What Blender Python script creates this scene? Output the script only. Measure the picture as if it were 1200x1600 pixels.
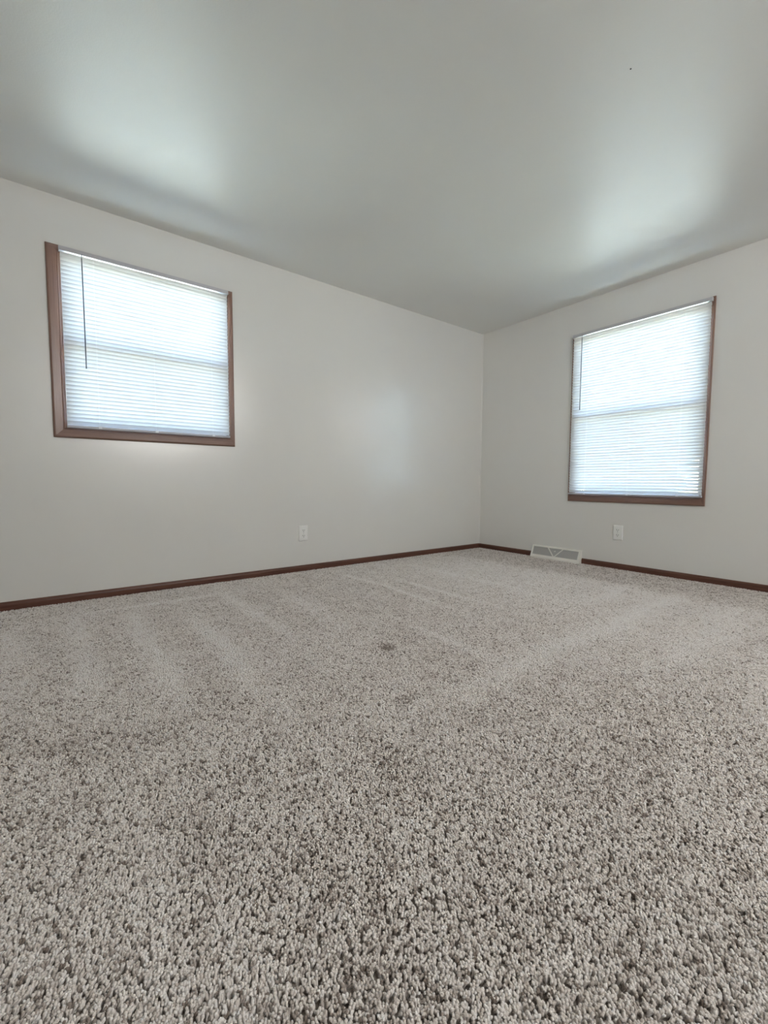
import bpy, bmesh, math, random
import numpy as np
from mathutils import Matrix, Vector

for _o in list(bpy.data.objects):
    bpy.data.objects.remove(_o)
SC = bpy.context.scene
COL = SC.collection
R = math.radians
rnd = random.Random(7)

# ------------------------------------------------------------------ camera
F_PX = 672.98
YAW, PITCH, ROLL = R(52.4322), R(-3.9195), R(0.2757)
fw = Vector((math.cos(PITCH) * math.cos(YAW), math.cos(PITCH) * math.sin(YAW), math.sin(PITCH)))
rt = fw.cross(Vector((0, 0, 1))).normalized()
up = rt.cross(fw)
rt2 = rt * math.cos(ROLL) + up * math.sin(ROLL)
up2 = up * math.cos(ROLL) - rt * math.sin(ROLL)
cam_d = bpy.data.cameras.new('camera')
cam_d.sensor_fit = 'HORIZONTAL'
cam_d.sensor_width = 36.0
cam_d.lens = F_PX * 36.0 / 1200.0
cam_d.clip_start = 0.02
cam = bpy.data.objects.new('camera', cam_d)
COL.objects.link(cam)
M = Matrix((rt2, up2, -fw)).transposed().to_4x4()
M.translation = Vector((-3.9565, -3.3066, 0.7551))
cam.matrix_world = M
SC.camera = cam

# ------------------------------------------------------------------ sky, sun, lights, exposure
world = bpy.data.worlds.new('world')
SC.world = world
world.use_nodes = True
wn = world.node_tree
wn.nodes.clear()
sky = wn.nodes.new('ShaderNodeTexSky')
sky.sky_type = 'NISHITA'
sky.sun_disc = False
sky.sun_elevation = R(48)
sky.sun_rotation = R(215)
sky.air_density = 1.0
sky.dust_density = 0.6
bg = wn.nodes.new('ShaderNodeBackground')
bg.inputs['Strength'].default_value = 7.5
wo = wn.nodes.new('ShaderNodeOutputWorld')
wn.links.new(sky.outputs[0], bg.inputs[0])
wn.links.new(bg.outputs[0], wo.inputs[0])

sun_d = bpy.data.lights.new('sun', 'SUN')
sun_d.energy = 205.0
sun_d.angle = R(0.6)
sun_d.color = (1.0, 0.94, 0.82)
sun = bpy.data.objects.new('sun', sun_d)
COL.objects.link(sun)
sun.rotation_euler = Vector((0.21, 0.25, -0.945)).to_track_quat('-Z', 'Y').to_euler()

# fill light added in an invented high opening behind the camera
dl_d = bpy.data.lights.new('added_fill_light', 'AREA')
dl_d.shape = 'RECTANGLE'
dl_d.size, dl_d.size_y = 1.6, 0.5
dl_d.energy = 33.0
dl_d.color = (1.0, 0.985, 0.965)
dl = bpy.data.objects.new('added_fill_light', dl_d)
COL.objects.link(dl)
dl.location = (-2.42, -5.13, 2.12)
dl.rotation_euler = (R(90), 0, 0)      # faces +Y into the room

SC.view_settings.view_transform = 'Standard'
SC.view_settings.look = 'None'
SC.view_settings.gamma = 1.0
SC.view_settings.use_curve_mapping = False
SC.view_settings.exposure = 0.77
SC.cycles.max_bounces = 12
SC.cycles.diffuse_bounces = 8
SC.cycles.glossy_bounces = 4
SC.cycles.transmission_bounces = 8
SC.cycles.transparent_max_bounces = 16
SC.cycles.caustics_reflective = False
SC.cycles.caustics_refractive = False
SC.cycles.sample_clamp_indirect = 8.0


# ------------------------------------------------------------------ materials
def mat(name, color=(0.8, 0.8, 0.8), rough=0.5, spec=0.5, metal=0.0):
    m = bpy.data.materials.new(name)
    m.use_nodes = True
    b = m.node_tree.nodes['Principled BSDF']
    b.inputs['Base Color'].default_value = (*color, 1)
    b.inputs['Roughness'].default_value = rough
    b.inputs['Specular IOR Level'].default_value = spec
    b.inputs['Metallic'].default_value = metal
    return m


def nodes(m):
    t = m.node_tree
    return t, t.nodes, t.links, t.nodes['Principled BSDF']


def painted(name, color, rough, scale, bump, spec=0.5, tint=0.02):
    m = mat(name, color, rough, spec)
    t, n, l, b = nodes(m)
    tc = n.new('ShaderNodeTexCoord')
    nz = n.new('ShaderNodeTexNoise')
    nz.inputs['Scale'].default_value = scale
    nz.inputs['Detail'].default_value = 4
    l.new(tc.outputs['Object'], nz.inputs['Vector'])
    bp = n.new('ShaderNodeBump')
    bp.inputs['Strength'].default_value = bump
    bp.inputs['Distance'].default_value = 0.002
    l.new(nz.outputs['Fac'], bp.inputs['Height'])
    l.new(bp.outputs['Normal'], b.inputs['Normal'])
    n2 = n.new('ShaderNodeTexNoise')
    n2.inputs['Scale'].default_value = 2.2
    n2.inputs['Detail'].default_value = 3
    l.new(tc.outputs['Object'], n2.inputs['Vector'])
    r = n.new('ShaderNodeValToRGB')
    r.color_ramp.elements[0].position = 0.3
    r.color_ramp.elements[1].position = 0.7
    r.color_ramp.elements[0].color = (*[c * (1 - tint) for c in color], 1)
    r.color_ramp.elements[1].color = (*color, 1)
    l.new(n2.outputs['Fac'], r.inputs['Fac'])
    l.new(r.outputs['Color'], b.inputs['Base Color'])
    return m


def wood(name, dark, light, rough=0.38):
    m = mat(name, light, rough, 0.5)
    t, n, l, b = nodes(m)
    tc = n.new('ShaderNodeTexCoord')
    mp = n.new('ShaderNodeMapping')
    mp.inputs['Scale'].default_value = (3.0, 70.0, 70.0)
    l.new(tc.outputs['UV'], mp.inputs['Vector'])
    nz = n.new('ShaderNodeTexNoise')
    nz.inputs['Scale'].default_value = 1.0
    nz.inputs['Detail'].default_value = 6
    nz.inputs['Distortion'].default_value = 0.6
    l.new(mp.outputs['Vector'], nz.inputs['Vector'])
    r = n.new('ShaderNodeValToRGB')
    r.color_ramp.elements[0].position = 0.32
    r.color_ramp.elements[1].position = 0.68
    r.color_ramp.elements[0].color = (*dark, 1)
    r.color_ramp.elements[1].color = (*light, 1)
    l.new(nz.outputs['Fac'], r.inputs['Fac'])
    l.new(r.outputs['Color'], b.inputs['Base Color'])
    bp = n.new('ShaderNodeBump')
    bp.inputs['Strength'].default_value = 0.12
    bp.inputs['Distance'].default_value = 0.001
    l.new(nz.outputs['Fac'], bp.inputs['Height'])
    l.new(bp.outputs['Normal'], b.inputs['Normal'])
    return m


M_WALL = painted('wall_paint', (0.80, 0.795, 0.77), 0.23, 260, 0.06, 1.9)
M_CEIL = painted('ceiling_paint', (0.80, 0.80, 0.775), 0.36, 190, 0.22, 0.5)
M_WOOD = wood('stained_wood', (0.15, 0.082, 0.062), (0.29, 0.17, 0.125), 0.3)
M_BASE = wood('baseboard_wood', (0.075, 0.028, 0.018), (0.15, 0.062, 0.04))
M_VINYL = mat('white_vinyl', (0.80, 0.81, 0.82), 0.35)
M_RAIL = mat('blind_rail_enamel', (0.5, 0.5, 0.53), 0.35)
M_PLATE = mat('outlet_plastic', (0.86, 0.86, 0.84), 0.3)
M_SLOT = mat('outlet_slot_dark', (0.03, 0.03, 0.03), 0.6)
M_METAL = mat('screw_metal', (0.55, 0.55, 0.53), 0.35, 0.5, 0.9)
M_WAND = mat('wand_plastic', (0.10, 0.11, 0.13), 0.25)
M_CORD = mat('blind_cord', (0.75, 0.76, 0.78), 0.8)
M_REG = painted('register_enamel', (0.86, 0.85, 0.80), 0.4, 120, 0.05)
M_GRILLE = mat('register_grille', (0.50, 0.50, 0.49), 0.5)
M_INSIDE = mat('register_inside', (0.06, 0.06, 0.06), 0.8)
M_BACKING = mat('carpet_backing', (0.30, 0.27, 0.24), 1.0, 0.1)
M_LOCK = mat('sash_lock_metal', (0.5, 0.47, 0.4), 0.35, 0.5, 0.8)
M_EXT = mat('exterior_siding', (0.6, 0.58, 0.54), 0.8)

# slats: thin white enamelled vinyl that lets part of the daylight through
M_SLAT = bpy.data.materials.new('blind_slat')
M_SLAT.use_nodes = True
_t = M_SLAT.node_tree
_t.nodes.clear()
_d = _t.nodes.new('ShaderNodeBsdfDiffuse')
_d.inputs['Color'].default_value = (0.67, 0.67, 0.665, 1)
_tr = _t.nodes.new('ShaderNodeBsdfTranslucent')
_tr.inputs['Color'].default_value = (0.86, 0.86, 0.85, 1)
_mx = _t.nodes.new('ShaderNodeMixShader')
_mx.inputs[0].default_value = 0.05
_gl = _t.nodes.new('ShaderNodeBsdfGlossy')
_gl.inputs['Roughness'].default_value = 0.35
_m2 = _t.nodes.new('ShaderNodeMixShader')
_m2.inputs[0].default_value = 0.05
_ou = _t.nodes.new('ShaderNodeOutputMaterial')
_t.links.new(_d.outputs[0], _mx.inputs[1])
_t.links.new(_tr.outputs[0], _mx.inputs[2])
_t.links.new(_mx.outputs[0], _m2.inputs[1])
_t.links.new(_gl.outputs[0], _m2.inputs[2])
_t.links.new(_m2.outputs[0], _ou.inputs[0])

# window glass: clear pane with a fresnel reflection
M_GLASS = bpy.data.materials.new('window_glass')
M_GLASS.use_nodes = True
_t = M_GLASS.node_tree
_t.nodes.clear()
_a = _t.nodes.new('ShaderNodeBsdfTransparent')
_a.inputs['Color'].default_value = (0.95, 0.97, 0.97, 1)
_g = _t.nodes.new('ShaderNodeBsdfGlossy')
_g.inputs['Roughness'].default_value = 0.02
_fr = _t.nodes.new('ShaderNodeFresnel')
_fr.inputs['IOR'].default_value = 1.45
_mx = _t.nodes.new('ShaderNodeMixShader')
_ou = _t.nodes.new('ShaderNodeOutputMaterial')
_t.links.new(_fr.outputs[0], _mx.inputs[0])
_t.links.new(_a.outputs[0], _mx.inputs[1])
_t.links.new(_g.outputs[0], _mx.inputs[2])
_t.links.new(_mx.outputs[0], _ou.inputs[0])

# insect screen on the lower sash: fine dark mesh, mostly open
M_SCREEN = bpy.data.materials.new('insect_screen')
M_SCREEN.use_nodes = True
_t = M_SCREEN.node_tree
_t.nodes.clear()
_a = _t.nodes.new('ShaderNodeBsdfTransparent')
_g = _t.nodes.new('ShaderNodeBsdfDiffuse')
_g.inputs['Color'].default_value = (0.10, 0.10, 0.10, 1)
_mx = _t.nodes.new('ShaderNodeMixShader')
_mx.inputs[0].default_value = 0.22
_ou = _t.nodes.new('ShaderNodeOutputMaterial')
_t.links.new(_a.outputs[0], _mx.inputs[1])
_t.links.new(_g.outputs[0], _mx.inputs[2])
_t.links.new(_mx.outputs[0], _ou.inputs[0])

# carpet yarn: each tuft carries its own tint
M_YARN = mat('carpet_yarn', (0.4, 0.37, 0.33), 0.9, 0.15)
_t, _n, _l, _b = nodes(M_YARN)
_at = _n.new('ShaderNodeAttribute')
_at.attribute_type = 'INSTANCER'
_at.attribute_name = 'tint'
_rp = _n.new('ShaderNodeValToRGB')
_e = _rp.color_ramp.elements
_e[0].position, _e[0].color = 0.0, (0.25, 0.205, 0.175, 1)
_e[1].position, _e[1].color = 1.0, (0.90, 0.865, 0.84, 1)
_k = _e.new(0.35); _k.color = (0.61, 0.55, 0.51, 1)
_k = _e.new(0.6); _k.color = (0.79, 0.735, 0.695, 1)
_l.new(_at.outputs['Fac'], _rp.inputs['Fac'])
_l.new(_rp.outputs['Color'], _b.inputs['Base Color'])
_b.inputs['Sheen Weight'].default_value = 0.3
_b.inputs['Sheen Roughness'].default_value = 0.5

# lawn outside
M_LAWN = mat('lawn', (0.22, 0.24, 0.12), 1.0, 0.1)
_t, _n, _l, _b = nodes(M_LAWN)
_nz = _n.new('ShaderNodeTexNoise'); _nz.inputs['Scale'].default_value = 0.8; _nz.inputs['Detail'].default_value = 8
_tc = _n.new('ShaderNodeTexCoord'); _l.new(_tc.outputs['Object'], _nz.inputs['Vector'])
_rp = _n.new('ShaderNodeValToRGB')
_rp.color_ramp.elements[0].color = (0.36, 0.34, 0.24, 1)
_rp.color_ramp.elements[1].color = (0.50, 0.48, 0.36, 1)
_l.new(_nz.outputs['Fac'], _rp.inputs['Fac']); _l.new(_rp.outputs['Color'], _b.inputs['Base Color'])


# ------------------------------------------------------------------ mesh helpers
def link(name, bm, m, parent=None, smooth=False, mats=None):
    me = bpy.data.meshes.new(name)
    bmesh.ops.recalc_face_normals(bm, faces=bm.faces)
    bm.to_mesh(me)
    bm.free()
    for mm in (mats or [m]):
        me.materials.append(mm)
    if smooth:
        for p in me.polygons:
            p.use_smooth = True
    o = bpy.data.objects.new(name, me)
    COL.objects.link(o)
    if parent is not None:
        o.parent = parent
    return o


def box(bm, a, b, bevel=0.0, seg=2):
    c = [(a[i] + b[i]) / 2 for i in range(3)]
    s = [abs(b[i] - a[i]) for i in range(3)]
    r = bmesh.ops.create_cube(bm, size=1, matrix=Matrix.Translation(c) @ Matrix.Diagonal((*s, 1)))
    if bevel > 0:
        es = {e for v in r['verts'] for e in v.link_edges}
        bmesh.ops.bevel(bm, geom=list(es), offset=bevel, segments=seg, profile=0.5, affect='EDGES')


def cyl(bm, p, q, r, n=10, r2=None):
    p, q = Vector(p), Vector(q)
    d = q - p
    mt = Matrix.Translation((p + q) / 2) @ d.to_track_quat('Z', 'Y').to_matrix().to_4x4()
    bmesh.ops.create_cone(bm, cap_ends=True, segments=n, radius1=r, radius2=r if r2 is None else r2, depth=d.length, matrix=mt)


def one_box(name, a, b, m, parent=None, bevel=0.0):
    bm = bmesh.new()
    box(bm, a, b, bevel)
    return link(name, bm, m, parent)


def prism(bm, prof, path_a, path_b, mit_a=0.0, mit_b=0.0, uvdir=0):
    """Sweep profile [(w, h)] between two frames. path = function (w, h) -> point."""
    va = [bm.verts.new(path_a(w, h)) for w, h in prof]
    vb = [bm.verts.new(path_b(w, h)) for w, h in prof]
    n = len(prof)
    uv = bm.loops.layers.uv.verify()
    L = (va[0].co - vb[0].co).length
    acc = [0.0]
    for i in range(n):
        w0, h0 = prof[i]
        w1, h1 = prof[(i + 1) % n]
        acc.append(acc[-1] + math.hypot(w1 - w0, h1 - h0))
    off = rnd.random() * 10
    for i in range(n):
        j = (i + 1) % n
        f = bm.faces.new((va[i], va[j], vb[j], vb[i]))
        for lp, (a, c) in zip(f.loops, ((0, acc[i]), (0, acc[i + 1]), (L, acc[i + 1]), (L, acc[i]))):
            lp[uv].uv = (a + off, c + off)
    for vs in (va, vb):
        try:
            f = bm.faces.new(vs)
            for lp, (w, h) in zip(f.loops, prof):
                lp[uv].uv = (off + h, off + w)
        except ValueError:
            pass


def thing(name, label, cat, mw=None, group=None, kind=None):
    o = bpy.data.objects.new(name, None)
    o.empty_display_size = 0.05
    COL.objects.link(o)
    if mw is not None:
        o.matrix_world = mw
    if label:
        o['label'] = label
    if cat:
        o['category'] = cat
    if group:
        o['group'] = group
    if kind:
        o['kind'] = kind
    return o


def struct(o, label):
    o['kind'] = 'structure'
    o['label'] = label
    return o


# wall frames: X = to the right along the wall seen from the room, Y = up, Z = into the room
FR_LEFT = Matrix(((1, 0, 0, 0), (0, 0, -1, 0), (0, 1, 0, 0), (0, 0, 0, 1)))
FR_RIGHT = Matrix(((0, 0, -1, 0), (-1, 0, 0, 0), (0, 1, 0, 0), (0, 0, 0, 1)))
H = 2.44
X0, Y0 = -5.4, -5.0
TH = 0.12
ZF = -0.0105           # backing of the carpet; the tips of the pile reach 0


def frame_at(fr, u, v, n=0.0):
    return fr @ Matrix.Translation((u, v, n))


# ------------------------------------------------------------------ room shell
def wall_with_hole(name, fr, u0, u1, hole, label, m=M_WALL):
    bm = bmesh.new()
    a, b, c, d = hole
    us = [u0, a, b, u1]
    vs = [ZF - 0.05, c, d, H]
    for i in range(3):
        for j in range(3):
            if i == 1 and j == 1:
                continue
            for nn in (0.0, -TH):
                bm.faces.new([bm.verts.new(p) for p in ((us[i], vs[j], nn), (us[i + 1], vs[j], nn), (us[i + 1], vs[j + 1], nn), (us[i], vs[j + 1], nn))])
    # reveals and outer ends
    def strip(p, q):
        bm.faces.new([bm.verts.new(x) for x in ((*p, 0), (*q, 0), (*q, -TH), (*p, -TH))])
    for p, q in (((a, c), (b, c)), ((b, c), (b, d)), ((b, d), (a, d)), ((a, d), (a, c)),
                 ((u0, vs[0]), (u1, vs[0])), ((u1, vs[0]), (u1, H)), ((u1, H), (u0, H)), ((u0, H), (u0, vs[0]))):
        strip(p, q)
    bmesh.ops.remove_doubles(bm, verts=bm.verts, dist=1e-5)
    o = link(name, bm, m)
    o.matrix_world = fr
    return struct(o, label)


WL = (-3.9385, -2.8480, 1.0205, 2.1545)        # outer edges of the casing, left window: u0, u1, v0, v1
WR = (1.0905, 2.1935, 0.5855, 2.1460)          # right window
CL = (0.060, 0.036, 0.060, 0.036)               # casing widths: left, right, bottom, top
CR = (0.032, 0.032, 0.060, 0.036)
OL = (WL[0] + CL[0], WL[1] - CL[1], WL[2] + CL[2], WL[3] - CL[3])
OR_ = (WR[0] + CR[0], WR[1] - CR[1], WR[2] + CR[2], WR[3] - CR[3])
wall_with_hole('wall_left', FR_LEFT, X0, TH, OL, 'long off white wall with the wide window')
wall_with_hole('wall_right', FR_RIGHT, 0.0, -Y0, OR_, 'off white end wall with the tall window')
FR_BACK = Matrix(((-1, 0, 0, 0), (0, 0, 1, Y0), (0, 1, 0, 0), (0, 0, 0, 1)))
wall_with_hole('wall_back', FR_BACK, -TH, -X0 + TH, (1.57, 3.27, 1.84, 2.40), 'off white wall with an added high opening for fill light behind the viewer')  # opening invented to hold the fill light
struct(one_box('wall_near', (X0 - TH, Y0, ZF - 0.05), (X0, TH, H), M_WALL), 'off white wall behind the viewer')
# added box beyond the opening, closed to keep outside light out
_hy = Y0 - TH - 1.2
for _n, _a, _b in (('daylight_block_back', (-3.5, _hy - 0.1, ZF - 0.05), (-0.2, _hy, H)),
                   ('daylight_block_left', (-3.6, _hy - 0.1, ZF - 0.05), (-3.5, Y0 - TH, H)),
                   ('daylight_block_right', (-0.2, _hy - 0.1, ZF - 0.05), (-0.1, Y0 - TH, H))):
    struct(one_box(_n, _a, _b, M_WALL), 'off white side of the added box blocking daylight behind the viewer')
struct(one_box('daylight_block_top', (-3.6, _hy - 0.1, H), (-0.1, Y0 - TH, H + 0.12), M_CEIL), 'top of the added box blocking daylight behind the viewer')
struct(one_box('daylight_block_bottom', (-3.6, _hy - 0.1, ZF - 0.12), (-0.1, Y0 - TH, ZF), M_BACKING), 'bottom of the added box blocking daylight behind the viewer')
struct(one_box('ceiling', (X0 - TH, Y0 - TH, H), (TH, TH, H + 0.12), M_CEIL), 'smooth painted off white ceiling')
struct(one_box('floor', (X0 - TH, Y0 - TH, ZF - 0.12), (TH, TH, ZF), M_BACKING), 'floor under the beige grey carpet')
struct(one_box('ground_outside', (-40, -40, -0.75), (60, 60, -0.65), M_LAWN), 'lawn outside the windows')

# thin bead of caulk and paint that runs up the corner
bm = bmesh.new()
prism(bm, [(0, 0), (0.007, 0), (0.0045, 0.0045), (0, 0.007)],
      lambda w, h: (-w, -h, 0.045), lambda w, h: (-w, -h, H))
struct(link('trim_1', bm, M_WALL), 'painted bead in the corner of the walls')


def baseboard(name, fr, runs, label):
    prof = [(ZF, 0), (ZF, 0.0125), (0.030, 0.0125), (0.040, 0.0105), (0.046, 0.006), (0.0485, 0.001), (0.0485, 0)]
    bm = bmesh.new()
    for a, b in runs:
        prism(bm, prof, lambda w, h, a=a: (a, w, h), lambda w, h, b=b: (b, w, h))
    o = link(name, bm, M_BASE)
    o.matrix_world = fr
    return struct(o, label)


REG = (0.735, 1.246)
baseboard('baseboard_left', FR_LEFT, [(X0, -0.0005)], 'low reddish brown wooden baseboard along the long wall')
baseboard('baseboard_right', FR_RIGHT, [(0.0005, REG[0] - 0.001), (REG[1] + 0.001, -Y0)], 'low reddish brown wooden baseboard along the end wall')


# ------------------------------------------------------------------ windows
def window(name, fr, W, CWS, label):
    u0, u1, v0, v1 = W
    root = thing(name, label, None, frame_at(fr, (u0 + u1) / 2, v0), kind='structure')
    hw, h = (u1 - u0) / 2, v1 - v0
    L, Rr, B, T = -hw, hw, 0.0, h                       # outer edges
    l, r, b_, t_ = L + CWS[0], Rr - CWS[1], CWS[2], h - CWS[3]   # inner edges
    # casing profile: across from the inner edge (0) to the outer edge (1), height off the wall
    prof = [(0.0, 0.0), (0.0, 0.010), (0.06, 0.0125), (0.15, 0.0112), (0.21, 0.0125), (0.6, 0.0165),
            (0.82, 0.0185), (0.94, 0.017), (1.0, 0.012), (1.0, 0.0)]
    mixf = lambda p, q, a: p + (q - p) * a
    c_bl = lambda a, z: (mixf(l, L, a), mixf(b_, B, a), z)
    c_br = lambda a, z: (mixf(r, Rr, a), mixf(b_, B, a), z)
    c_tl = lambda a, z: (mixf(l, L, a), mixf(t_, T, a), z)
    c_tr = lambda a, z: (mixf(r, Rr, a), mixf(t_, T, a), z)
    for pa, pb in ((c_bl, c_tl), (c_br, c_tr), (c_bl, c_br), (c_tl, c_tr)):
        bm = bmesh.new()
        prism(bm, prof, pa, pb)
        link('casing', bm, M_WOOD, root)
    # wooden jamb lining in the opening
    t = 0.010
    JD = -0.042
    for a, b in (((l, b_, JD), (l + t, t_, 0.006)), ((r - t, b_, JD), (r, t_, 0.006)),
                 ((l + t, b_, JD), (r - t, b_ + t, 0.006)), ((l + t, t_ - t, JD), (r - t, t_, 0.006))):
        one_box('jamb_board', a, b, M_WOOD, root, 0.001)
    # white frame and the two sashes
    f = 0.012
    bm = bmesh.new()
    box(bm, (l, b_, -TH), (l + f, t_, JD), 0.002)
    box(bm, (r - f, b_, -TH), (r, t_, JD), 0.002)
    box(bm, (l + f, b_, -TH), (r - f, b_ + f, JD), 0.002)
    box(bm, (l + f, t_ - f, -TH), (r - f, t_, JD), 0.002)
    link('window_frame', bm, M_VINYL, root)
    mid = (b_ + t_) / 2
    s = 0.025
    a, b = l + f, r - f
    for k, (lo, hi, n0, n1) in enumerate(((mid - 0.02, t_ - f, -0.102, -0.077), (b_ + f, mid + 0.02, -0.074, -0.048))):
        bm = bmesh.new()
        box(bm, (a, lo, n0), (a + s, hi, n1), 0.003)
        box(bm, (b - s, lo, n0), (b, hi, n1), 0.003)
        box(bm, (a + s, lo, n0), (b - s, lo + s, n1), 0.003)
        box(bm, (a + s, hi - s, n0), (b - s, hi, n1), 0.003)
        sash = link('sash', bm, M_VINYL, root)
        sash['label'] = 'upper sash behind the blind' if k == 0 else 'lower sash behind the blind'
        zc = (n0 + n1) / 2
        one_box('glass_pane', (a + s - 0.004, lo + s - 0.004, zc - 0.002), (b - s + 0.004, hi - s + 0.004, zc + 0.002), M_GLASS, sash)
    # half screen outside the lower sash
    bm = bmesh.new()
    x0, x1, y0, y1, zz = a, b, b_ + f, mid + 0.01, -0.111
    box(bm, (x0, y0, zz - 0.006), (x0 + 0.016, y1, zz + 0.006), 0.001)
    box(bm, (x1 - 0.016, y0, zz - 0.006), (x1, y1, zz + 0.006), 0.001)
    box(bm, (x0 + 0.016, y0, zz - 0.006), (x1 - 0.016, y0 + 0.016, zz + 0.006), 0.001)
    box(bm, (x0 + 0.016, y1 - 0.016, zz - 0.006), (x1 - 0.016, y1, zz + 0.006), 0.001)
    sf = link('screen_frame', bm, M_VINYL, root)
    bm = bmesh.new()
    bm.faces.new([bm.verts.new(p) for p in ((x0 + 0.014, y0 + 0.014, zz), (x1 - 0.014, y0 + 0.014, zz), (x1 - 0.014, y1 - 0.014, zz), (x0 + 0.014, y1 - 0.014, zz))])
    link('insect_screen', bm, M_SCREEN, sf)
    bm = bmesh.new()
    cyl(bm, (0, mid + 0.02, -0.062), (0, mid + 0.030, -0.062), 0.011, 12)
    box(bm, (-0.028, mid + 0.02, -0.071), (0.028, mid + 0.025, -0.054), 0.002)
    box(bm, (-0.004, mid + 0.028, -0.062), (0.026, mid + 0.034, -0.046), 0.002)
    link('sash_lock', bm, M_LOCK, root)
    return root


window('window_1', FR_LEFT, WL, CL, 'wide double hung window with brown wooden casing on the long wall')
window('window_2', FR_RIGHT, WR, CR, 'tall double hung window with brown wooden casing on the end wall')


# ------------------------------------------------------------------ venetian blinds
def slat_mesh(width, tilt, name):
    """25 mm crowned slat, inner edge up; X along the slat."""
    bm = bmesh.new()
    hw = width / 2
    cs, ng = 5, 6
    rows = []
    for i in range(ng + 1):
        x = -hw + width * i / ng
        row = []
        for j in range(cs):
            s = (j / (cs - 1) - 0.5) * 0.028
            if i in (0, ng):
                s *= 0.94
            c = 0.0027 * (1 - (s / 0.014) ** 2)
            # local: along the slat's depth d (towards the room) and its crown c
            d, e = s * math.cos(tilt) - c * math.sin(tilt), s * math.sin(tilt) + c * math.cos(tilt)
            row.append(bm.verts.new((x, e, d)))
        rows.append(row)
    for i in range(ng):
        for j in range(cs - 1):
            bm.faces.new((rows[i][j], rows[i + 1][j], rows[i + 1][j + 1], rows[i][j + 1]))
    me = bpy.data.meshes.new(name)
    bm.to_mesh(me)
    bm.free()
    me.materials.append(M_SLAT)
    for p in me.polygons:
        p.use_smooth = True
    return me


def blind(fr, u0, u1, v_bot, v_top, wand_u, wand_end, cords, label, tilt=R(60)):
    NB = 0.036                       # middle plane of the slats off the wall
    w = u1 - u0
    root = thing('window_blind', label, 'blind', frame_at(fr, (u0 + u1) / 2, v_bot, NB), group='white mini blinds over the windows')
    hw = w / 2
    top = v_top - v_bot
    # headrail: open steel channel with a lip and end caps
    bm = bmesh.new()
    prof = [(-0.0135, 0.0), (-0.0135, 0.025), (-0.0125, 0.025), (-0.0125, 0.0012), (0.0125, 0.0012), (0.0125, 0.0235),
            (0.0105, 0.0235), (0.0105, 0.025), (0.0135, 0.025), (0.0135, 0.0)]
    prism(bm, prof, lambda d, e: (-hw, top - 0.025 + e, d), lambda d, e: (hw, top - 0.025 + e, d))
    hr = link('headrail', bm, M_RAIL, root)
    for s in (-1, 1):
        one_box('end_cap', (s * hw - 0.0015 + s * 0.0016, top - 0.026, -0.0145), (s * hw + 0.0015 + s * 0.0016, top + 0.0008, 0.0145), M_RAIL, hr, 0.0008)
    # slats
    me = slat_mesh(w - 0.006, tilt, 'slat')
    z0, z1 = 0.030, top - 0.043
    n = max(2, round((z1 - z0) / 0.0242) + 1)
    step = (z1 - z0) / (n - 1)
    r = random.Random(n)
    for i in range(n):
        o = bpy.data.objects.new('slat', me)
        COL.objects.link(o)
        o.parent = root
        o.location = (r.uniform(-0.0006, 0.0006), z0 + i * step, 0)
        o.rotation_euler = (r.gauss(0, 0.012), 0, r.gauss(0, 0.0004))
    # bottom rail with its plugs
    bm = bmesh.new()
    prof = [(-0.0125, 0.002), (-0.0105, 0.0), (0.0105, 0.0), (0.0125, 0.002), (0.0125, 0.0105), (0.0085, 0.0145), (-0.0085, 0.0145), (-0.0125, 0.0105)]
    prism(bm, prof, lambda d, e: (-hw + 0.002, e, d), lambda d, e: (hw - 0.002, e, d))
    br = link('bottom_rail', bm, M_RAIL, root)
    for c in cords:
        bm = bmesh.new()
        box(bm, (c - hw - 0.009, 0.003, 0.0126), (c - hw + 0.009, 0.0165, 0.0142), 0.0005)
        box(bm, (c - hw - 0.006, 0.0146, -0.006), (c - hw + 0.006, 0.0175, 0.0135), 0.0005)
        link('cord_plug', bm, M_VINYL, br)
    # ladder cords: front and back string each, plus the lift cord
    for c in cords:
        bm = bmesh.new()
        x = c - hw
        cyl(bm, (x - 0.004, 0.014, 0.0085), (x - 0.004, top - 0.024, 0.0085), 0.0004, 5)
        cyl(bm, (x + 0.004, 0.014, -0.0085), (x + 0.004, top - 0.024, -0.0085), 0.0004, 5)
        cyl(bm, (x, 0.014, 0.0), (x, top - 0.024, 0.0), 0.0004, 5)
        link('ladder_cord', bm, M_CORD, root)
    # tilt wand on its hook
    bm = bmesh.new()
    x = wand_u - (u0 + u1) / 2
    e = wand_end - v_bot
    cyl(bm, (x, top - 0.046, 0.0215), (x + 0.001, e, 0.0225), 0.0033, 6)
    cyl(bm, (x + 0.001, e, 0.0225), (x + 0.001, e - 0.012, 0.0225), 0.0042, 6, 0.003)
    wd = link('tilt_wand', bm, M_WAND, root)
    bm = bmesh.new()
    cyl(bm, (x, top - 0.020, 0.0140), (x, top - 0.026, 0.0185), 0.0014, 6)
    cyl(bm, (x, top - 0.026, 0.0185), (x, top - 0.048, 0.0215), 0.0016, 6)
    link('wand_hook', bm, M_WAND, wd)
    return root


blind(FR_LEFT, -3.8725, -2.8930, 1.0800, 2.1395, -3.7645, 1.4535, (0.17, 0.49, 0.86),
      'white mini blind closed over the wide window on the long wall')
blind(FR_RIGHT, 1.1085, 2.1800, 0.6515, 2.1330, 1.2015, 1.4450, (0.16, 0.535, 0.91),
      'white mini blind closed over the tall window on the end wall', R(62.5))


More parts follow.
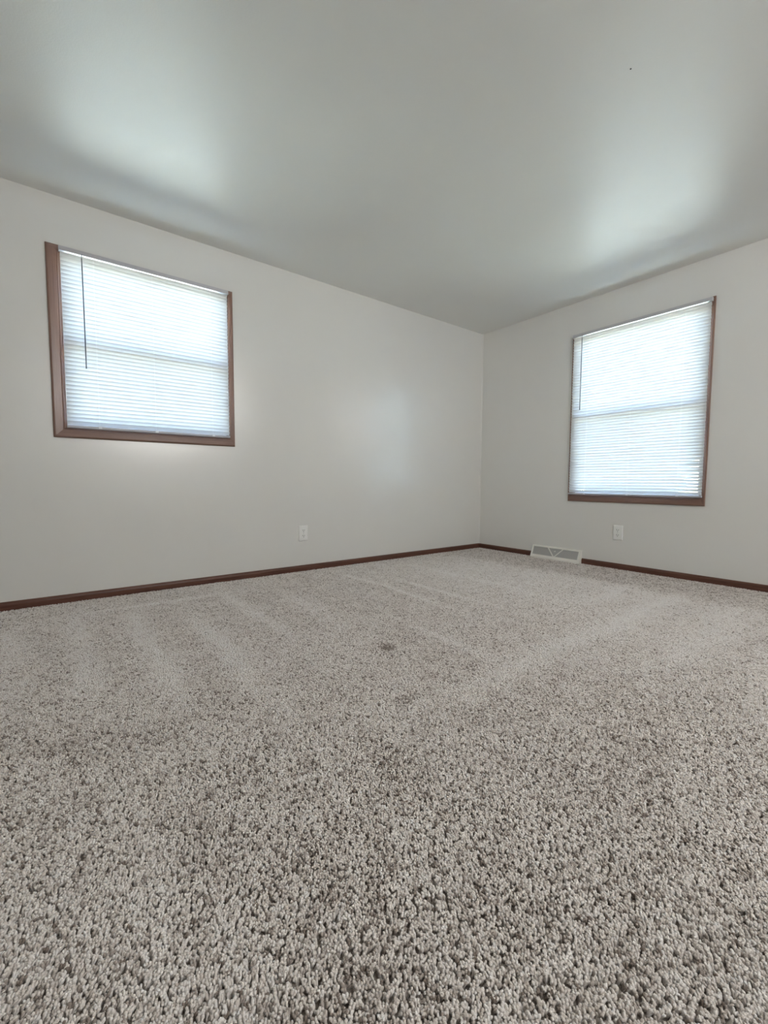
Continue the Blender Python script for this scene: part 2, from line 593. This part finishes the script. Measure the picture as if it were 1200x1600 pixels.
# ------------------------------------------------------------------ outlets
def outlet(fr, u, v, label):
    root = thing('wall_outlet', label, 'outlet', frame_at(fr, u, v), group='white duplex outlets on the walls')
    hw, hh = 0.0405, 0.065
    # cover plate: bevelled rim with a raised middle
    bm = bmesh.new()
    ring = lambda a, b, z: [bm.verts.new(p) for p in ((-a, -b, z), (a, -b, z), (a, b, z), (-a, b, z))]
    rs = [ring(hw, hh, 0.0), ring(hw, hh, 0.0055), ring(hw - 0.003, hh - 0.003, 0.0092), ring(hw - 0.008, hh - 0.008, 0.0100)]
    for p, q in zip(rs, rs[1:]):
        for i in range(4):
            bm.faces.new((p[i], p[(i + 1) % 4], q[(i + 1) % 4], q[i]))
    bm.faces.new(rs[-1])
    link('cover_plate', bm, M_PLATE, root)
    for s in (1, -1):
        cy = s * 0.0225
        bm = bmesh.new()
        pts = []
        for k in range(24):                      # round face with flattened top and bottom
            an = 2 * math.pi * k / 24
            pts.append((0.0195 * math.cos(an), cy + max(-0.0155, min(0.0155, 0.0195 * math.sin(an)))))
        for za, zb, sc in ((0.0098, 0.0118, 1.0),):
            lo = [bm.verts.new((x, y, za)) for x, y in pts]
            hi = [bm.verts.new((x, y, zb)) for x, y in pts]
            for k in range(24):
                bm.faces.new((lo[k], lo[(k + 1) % 24], hi[(k + 1) % 24], hi[k]))
            bm.faces.new(hi)
        rc = link('receptacle', bm, M_PLATE, root)
        for dx, hgt in ((-0.0075, 0.0055), (0.0075, 0.0045)):
            one_box('slot', (dx - 0.0016, cy + 0.004 - hgt, 0.0110), (dx + 0.0016, cy + 0.004 + hgt, 0.0122), M_SLOT, rc)
        bm = bmesh.new()
        cyl(bm, (0, cy - 0.0085, 0.0110), (0, cy - 0.0085, 0.0122), 0.0032, 10)
        link('ground_hole', bm, M_SLOT, rc)
    bm = bmesh.new()
    cyl(bm, (0, 0, 0.0095), (0, 0, 0.0115), 0.0034, 12)
    link('screw', bm, M_METAL, root)
    return root


outlet(FR_LEFT, -2.2805, 0.3215, 'white duplex outlet on the long wall right of the wide window')
outlet(FR_RIGHT, 1.5645, 0.3220, 'white duplex outlet under the tall window beside the floor vent')


# ------------------------------------------------------------------ baseboard register
def register():
    a, b = REG
    w = b - a
    hw = w / 2
    root = thing('vent_register', 'off white metal baseboard vent with a V bar under the tall window', 'vent', frame_at(FR_RIGHT, (a + b) / 2, 0.0))
    Hh, Db, Dt = 0.122, 0.072, 0.026       # height, depth at the bottom and at the top
    zb = -0.010
    def face(v):                             # depth of the sloping front at height v
        return Db + (Dt - Db) * (v - 0.012) / (Hh - 0.012)
    # sides
    for s in (-1, 1):
        bm = bmesh.new()
        x0, x1 = s * hw, s * (hw - 0.003)
        prof = [(zb, 0), (zb, Db), (0.012, Db + 0.001), (Hh, Dt + 0.001), (Hh, 0)]
        prism(bm, prof, lambda v, d: (x0, v, d), lambda v, d: (x1, v, d))
        link('end_plate', bm, M_REG, root)
    fw_ = 0.017
    def slab(bm, pts, lift=0.0, th=0.004):   # pts in (x, v) on the sloping front
        f = [bm.verts.new((x, v, face(v) + lift)) for x, v in pts]
        g = [bm.verts.new((x, v, face(v) + lift - th)) for x, v in pts]
        n = len(pts)
        bm.faces.new(f)
        bm.faces.new(g[::-1])
        for i in range(n):
            bm.faces.new((f[i], f[(i + 1) % n], g[(i + 1) % n], g[i]))
    bm = bmesh.new()
    i = hw - 0.003
    slab(bm, [(-i, 0.012), (i, 0.012), (i, 0.012 + fw_ + 0.004), (-i, 0.012 + fw_ + 0.004)])
    slab(bm, [(-i, Hh - 0.013), (i, Hh - 0.013), (i, Hh), (-i, Hh)])
    slab(bm, [(-i, 0.033), (-i + 0.014, 0.033), (-i + 0.014, Hh - 0.013), (-i, Hh - 0.013)])
    slab(bm, [(i - 0.014, 0.033), (i, 0.033), (i, Hh - 0.013), (i - 0.014, Hh - 0.013)])
    box(bm, (-i, Hh - 0.003, 0), (i, Hh, Dt))
    box(bm, (-i, zb, 0.060), (i, 0.0125, Db))
    link('front_frame', bm, M_REG, root)
    for s in (-1, 1):
        bm = bmesh.new()
        t = 0.0065
        slab(bm, [(s * 0.006 - t, 0.033), (s * 0.006 + t, 0.033), (s * 0.078 + t, Hh - 0.013), (s * 0.078 - t, Hh - 0.013)], 0.0012, 0.005)
        link('v_bar', bm, M_REG, root)
    # grilles: fine upright fins behind the frame, left, middle and right fields
    def fins(x_lo, x_hi):
        bm = bmesh.new()
        x = -i + 0.016
        while x < i - 0.016:
            v0 = 0.033
            v1 = Hh - 0.013
            xl, xh = x_lo, x_hi
            lo_ok, hi_ok = v0, v1
            # clip each fin to the field between the two V bars
            ok = []
            for k in range(13):
                v = v0 + (v1 - v0) * k / 12
                c = 0.006 + 0.072 * (v - v0) / (v1 - v0)
                side = -1 if x < -c else (1 if x > c else 0)
                ok.append((v, side == x_lo))
            vs = [v for v, q in ok if q]
            if len(vs) >= 2:
                va, vb_ = min(vs), max(vs)
                p = [bm.verts.new(q) for q in ((x - 0.0016, va, face(va) - 0.003), (x + 0.0016, va, face(va) - 0.003),
                                               (x + 0.0016, vb_, face(vb_) - 0.003), (x - 0.0016, vb_, face(vb_) - 0.003))]
                q_ = [bm.verts.new(v.co + Vector((0.0014, 0, -0.006))) for v in p]
                bm.faces.new(p)
                for k in range(4):
                    bm.faces.new((p[k], p[(k + 1) % 4], q_[(k + 1) % 4], q_[k]))
            x += 0.0048
        for k in range(1, 7):                 # cross wires
            v = 0.033 + (Hh - 0.046) * k / 7
            c = 0.006 + 0.072 * (v - 0.033) / (Hh - 0.046)
            r = {-1: (-i + 0.014, -c), 0: (-c, c), 1: (c, i - 0.014)}[x_lo]
            slab(bm, [(r[0], v - 0.0012), (r[1], v - 0.0012), (r[1], v + 0.0012), (r[0], v + 0.0012)], -0.0035, 0.002)
        return bm
    for k in (-1, 0, 1):
        g = link('grille', fins(k, k), M_GRILLE, root)
    one_box('duct_box', (-hw + 0.004, 0.0, 0.002), (hw - 0.004, Hh - 0.004, 0.016), M_INSIDE, root)
    bm = bmesh.new()
    v = 0.083
    cyl(bm, (0.002, v, face(v) - 0.006), (0.002, v, face(v) + 0.010), 0.0042, 12)
    cyl(bm, (0.002, v, face(v) + 0.010), (0.002, v, face(v) + 0.013), 0.0055, 12, 0.004)
    link('damper_knob', bm, M_REG, root)
    return root


register()

# small dark nail head in the ceiling
bm = bmesh.new()
cyl(bm, (0, 0, 0), (0, 0, -0.0015), 0.0035, 10, 0.0025)
nail = link('ceiling_nail', bm, M_SLOT)
nail['label'] = 'tiny dark nail head in the ceiling near the end wall'
nail['category'] = 'nail'


nail.location = (-2.025, -2.429, H)

# ------------------------------------------------------------------ carpet pile
rng = np.random.default_rng(11)
STEP = 0.0070
xs = np.arange(-5.0, -0.014, STEP)
ys = np.arange(-4.4, -0.014, STEP)
gx, gy = np.meshgrid(xs, ys)
gx = gx + (np.arange(gx.shape[0]) % 2)[:, None] * STEP / 2
gx, gy = gx.ravel(), gy.ravel()
# keep what the camera, or one a step aside, can see
dx, dy = gx + 3.9565, gy + 3.3066
dep = dx * math.cos(YAW) + dy * math.sin(YAW)
lat = dx * math.sin(YAW) - dy * math.cos(YAW)
keep = (dep > 0.25) & (np.abs(lat) < dep * 0.92 + 0.55)
gx, gy = gx[keep], gy[keep]
N = len(gx)
px = gx + rng.normal(0, STEP * 0.27, N)
py = gy + rng.normal(0, STEP * 0.27, N)
px = np.minimum(px, -0.016)
py = np.minimum(py, -0.016)


def vnoise(x, y, cell, seed):
    r = np.random.default_rng(seed)
    g = r.random((64, 64))
    u, v = x / cell + 1000.3, y / cell + 1000.7
    i, j = np.floor(u).astype(int), np.floor(v).astype(int)
    a, b = u - i, v - j
    a, b = a * a * (3 - 2 * a), b * b * (3 - 2 * b)
    G = lambda p, q: g[p % 64, q % 64]
    return (G(i, j) * (1 - a) + G(i + 1, j) * a) * (1 - b) + (G(i, j + 1) * (1 - a) + G(i + 1, j + 1) * a) * b


def band(x, c, w):
    return np.exp(-((x - c) / w) ** 2)


def span(y, a, b, s=0.12):
    return 1 / (1 + np.exp(-(y - a) / s)) / (1 + np.exp((y - b) / s))


wob = (vnoise(px, py, 0.5, 5) - 0.5) * 0.12
# vacuum tracks: pile stroked the other way, its paler sheen added in the tint
tracks = np.zeros(N)
for c, a, b, w, k in ((-3.88, -1.5, -0.45, .055, .8), (-3.62, -1.75, -0.5, .05, 1), (-3.37, -1.9, -0.8, .055, 1.0), (-3.07, -1.3, -0.4, .045, 1),
                      (-4.15, -1.3, -0.5, .06, .7), (-2.06, -1.5, -0.4, .03, .9), (-1.82, -1.6, -0.8, .03, .9), (-2.48, -2.15, -1.6, .04, .8),
                      (-1.35, -1.5, -0.5, .04, .6), (-2.75, -1.4, -0.5, .05, .5)):
    tracks = np.maximum(tracks, k * band(px + wob * 0.5, c, w) * span(py, a, b))
for c, a, b, w, k in ((-2.26, -2.75, -0.6, .07, 1), (-0.36, -3.95, -3.0, .035, .8), (-2.62, -1.9, -0.8, .08, .6), (-1.95, -1.3, -0.5, .05, .6), (-2.95, -2.1, -0.9, .09, .5)):
    tracks = np.maximum(tracks, k * band(py + wob * 0.5, c, w) * span(px, a, b))
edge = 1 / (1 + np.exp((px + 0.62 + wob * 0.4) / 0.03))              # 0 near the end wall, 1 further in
big = vnoise(px, py, 0.33, 1) * 0.6 + vnoise(px, py, 0.12, 2) * 0.4
fine = vnoise(px, py, 0.035, 3)

# lean of the pile (x, y components of the tip direction)
ang = vnoise(px, py, 0.22, 8) * 2 * np.pi * 1.3
lx = 0.30 * np.cos(ang) + rng.normal(0, 0.30, N)
ly = 0.30 * np.sin(ang) + rng.normal(0, 0.30, N)
vx, vy = dx[keep], dy[keep]
vl = np.hypot(vx, vy) + 1e-6
lx += 0.9 * tracks
ly += 0.9 * tracks
lx += (big - 0.5) * 0.9
ly += (big - 0.5) * 0.9
scale = 0.92 + 0.2 * rng.random(N)
tint = 0.635 + rng.normal(0, 0.20, N) + (fine - 0.5) * 0.22 + (big - 0.5) * 0.17 + tracks * 0.42 - (1 - edge) * 0.12 + 0.20 * edge * span(px, -1.7, 5, 0.2) * span(py, -2.7, -0.3, 0.15)  # paler vacuumed zone with window sheen painted into tint, duller strip at end wall
tint += (rng.random(N) < 0.12) * -0.45
height = 1.0 + (big - 0.5) * 0.12
# dents left by furniture and trodden spots
for (cx, cy, rx, ry, kd) in ((-2.7585, -1.7782, .034, .038, 1.3), (-1.75, -1.6826, .03, .022, .7), (-3.5196, -2.1635, .03, .02, .5), (-0.7141, -1.7757, .03, .03, .7),
                             (-0.7298, -0.1858, .04, .03, .6), (-0.80, -2.02, .03, .02, .6), (-2.62, -1.80, .018, .012, .6), (-3.02, -2.2, .05, .035, .45)):
    m = np.exp(-(((px - cx) / rx) ** 2 + ((py - cy) / ry) ** 2) ** 2) * kd
    height -= 0.7 * m
    tint -= 0.6 * m
# traffic dirt close to the viewer
dirt = np.clip((vnoise(px, py, 0.16, 21) - 0.62) * 4, 0, 1) * np.clip((2.0 - vl) / 0.8, 0, 1)
tint -= dirt * 0.13
tint = np.clip(tint, 0, 1)

ax = np.arctan(ly) * -1.0           # rotation about X tips the tuft to -Y when positive
ay = np.arctan(lx)
rz = rng.random(N) * 2 * np.pi
# matrix = Rtilt * Rz ; convert to XYZ euler
ca, sa, cb, sb, cz, sz = np.cos(ax), np.sin(ax), np.cos(ay), np.sin(ay), np.cos(rz), np.sin(rz)
# Rt = Ry(ay) * Rx(ax)
R00, R01, R02 = cb, sb * sa, sb * ca
R10, R11, R12 = 0 * cb, ca, -sa
R20, R21, R22 = -sb, cb * sa, cb * ca
M00, M10, M20 = R00 * cz + R01 * sz, R10 * cz + R11 * sz, R20 * cz + R21 * sz
M21, M22 = -R20 * sz + R21 * cz, R22
ex = np.arctan2(M21, M22)
ey = np.arctan2(-M20, np.hypot(M21, M22))
ez = np.arctan2(M10, M00)
rot = np.stack([ex, ey, ez], 1)

me = bpy.data.meshes.new('carpet_pile')
me.vertices.add(N)
co = np.stack([px, py, np.full(N, ZF - 0.001)], 1)
me.vertices.foreach_set('co', co.astype(np.float32).ravel())
a = me.attributes.new('rot', 'FLOAT_VECTOR', 'POINT'); a.data.foreach_set('vector', rot.astype(np.float32).ravel())
sc3 = np.stack([scale, scale, scale * height], 1)
a = me.attributes.new('scl', 'FLOAT_VECTOR', 'POINT'); a.data.foreach_set('vector', sc3.astype(np.float32).ravel())
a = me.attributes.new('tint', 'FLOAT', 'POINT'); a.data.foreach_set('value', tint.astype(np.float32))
me.update()


def tuft_mesh(seed):
    """A cut tuft: two or three short twisted yarn ends splaying from one root."""
    r = random.Random(seed)
    bm = bmesh.new()
    for k in range(3):
        an = 2 * math.pi * (k / 3 + r.uniform(-.1, .1))
        out = r.uniform(0.08, 0.30)
        hgt = r.uniform(0.0095, 0.0122)
        rad = r.uniform(0.0023, 0.0029)
        prev = None
        for i, (t, rr) in enumerate(((0, .8), (0.5, 1.0), (0.85, 1.1), (1.0, 0.65))):
            c = Vector((math.cos(an + t * 0.9) * (0.0012 + out * hgt * t * t), math.sin(an + t * 0.9) * (0.0012 + out * hgt * t * t), hgt * t))
            ring = []
            for j in range(4):
                a2 = an + t * 2.2 + j * math.pi / 2
                ring.append(bm.verts.new(c + Vector((math.cos(a2), math.sin(a2), 0)) * rad * rr))
            if prev:
                for j in range(4):
                    bm.faces.new((prev[j], prev[(j + 1) % 4], ring[(j + 1) % 4], ring[j]))
            prev = ring
        bm.faces.new(prev)
    me2 = bpy.data.meshes.new('tuft')
    bm.to_mesh(me2)
    bm.free()
    me2.materials.append(M_YARN)
    for p in me2.polygons:
        p.use_smooth = True
    return me2


tufts = bpy.data.collections.new('tufts')
for s in range(6):
    tufts.objects.link(bpy.data.objects.new('carpet_tuft', tuft_mesh(s)))

pile = bpy.data.objects.new('carpet_pile', me)
COL.objects.link(pile)
pile['kind'] = 'stuff'
pile['label'] = 'beige grey flecked cut pile carpet covering the floor with vacuum tracks'
pile['category'] = 'carpet'
ng = bpy.data.node_groups.new('pile', 'GeometryNodeTree')
ng.interface.new_socket('Geometry', in_out='INPUT', socket_type='NodeSocketGeometry')
ng.interface.new_socket('Geometry', in_out='OUTPUT', socket_type='NodeSocketGeometry')
gi, go = ng.nodes.new('NodeGroupInput'), ng.nodes.new('NodeGroupOutput')
ci = ng.nodes.new('GeometryNodeCollectionInfo')
ci.inputs['Collection'].default_value = tufts
ci.inputs['Separate Children'].default_value = True
ci.inputs['Reset Children'].default_value = True
ip = ng.nodes.new('GeometryNodeInstanceOnPoints')
ip.inputs['Pick Instance'].default_value = True
n1 = ng.nodes.new('GeometryNodeInputNamedAttribute'); n1.data_type = 'FLOAT_VECTOR'; n1.inputs['Name'].default_value = 'rot'
n2 = ng.nodes.new('GeometryNodeInputNamedAttribute'); n2.data_type = 'FLOAT_VECTOR'; n2.inputs['Name'].default_value = 'scl'
ri = ng.nodes.new('FunctionNodeRandomValue'); ri.data_type = 'INT'
ri.inputs[4].default_value, ri.inputs[5].default_value = 0, 5
ng.links.new(gi.outputs[0], ip.inputs['Points'])
ng.links.new(ci.outputs[0], ip.inputs['Instance'])
ng.links.new(ri.outputs[2], ip.inputs['Instance Index'])
ng.links.new(n1.outputs[0], ip.inputs['Rotation'])
ng.links.new(n2.outputs[0], ip.inputs['Scale'])
ng.links.new(ip.outputs[0], go.inputs[0])
md = pile.modifiers.new('pile', 'NODES')
md.node_group = ng
print('tufts', N)
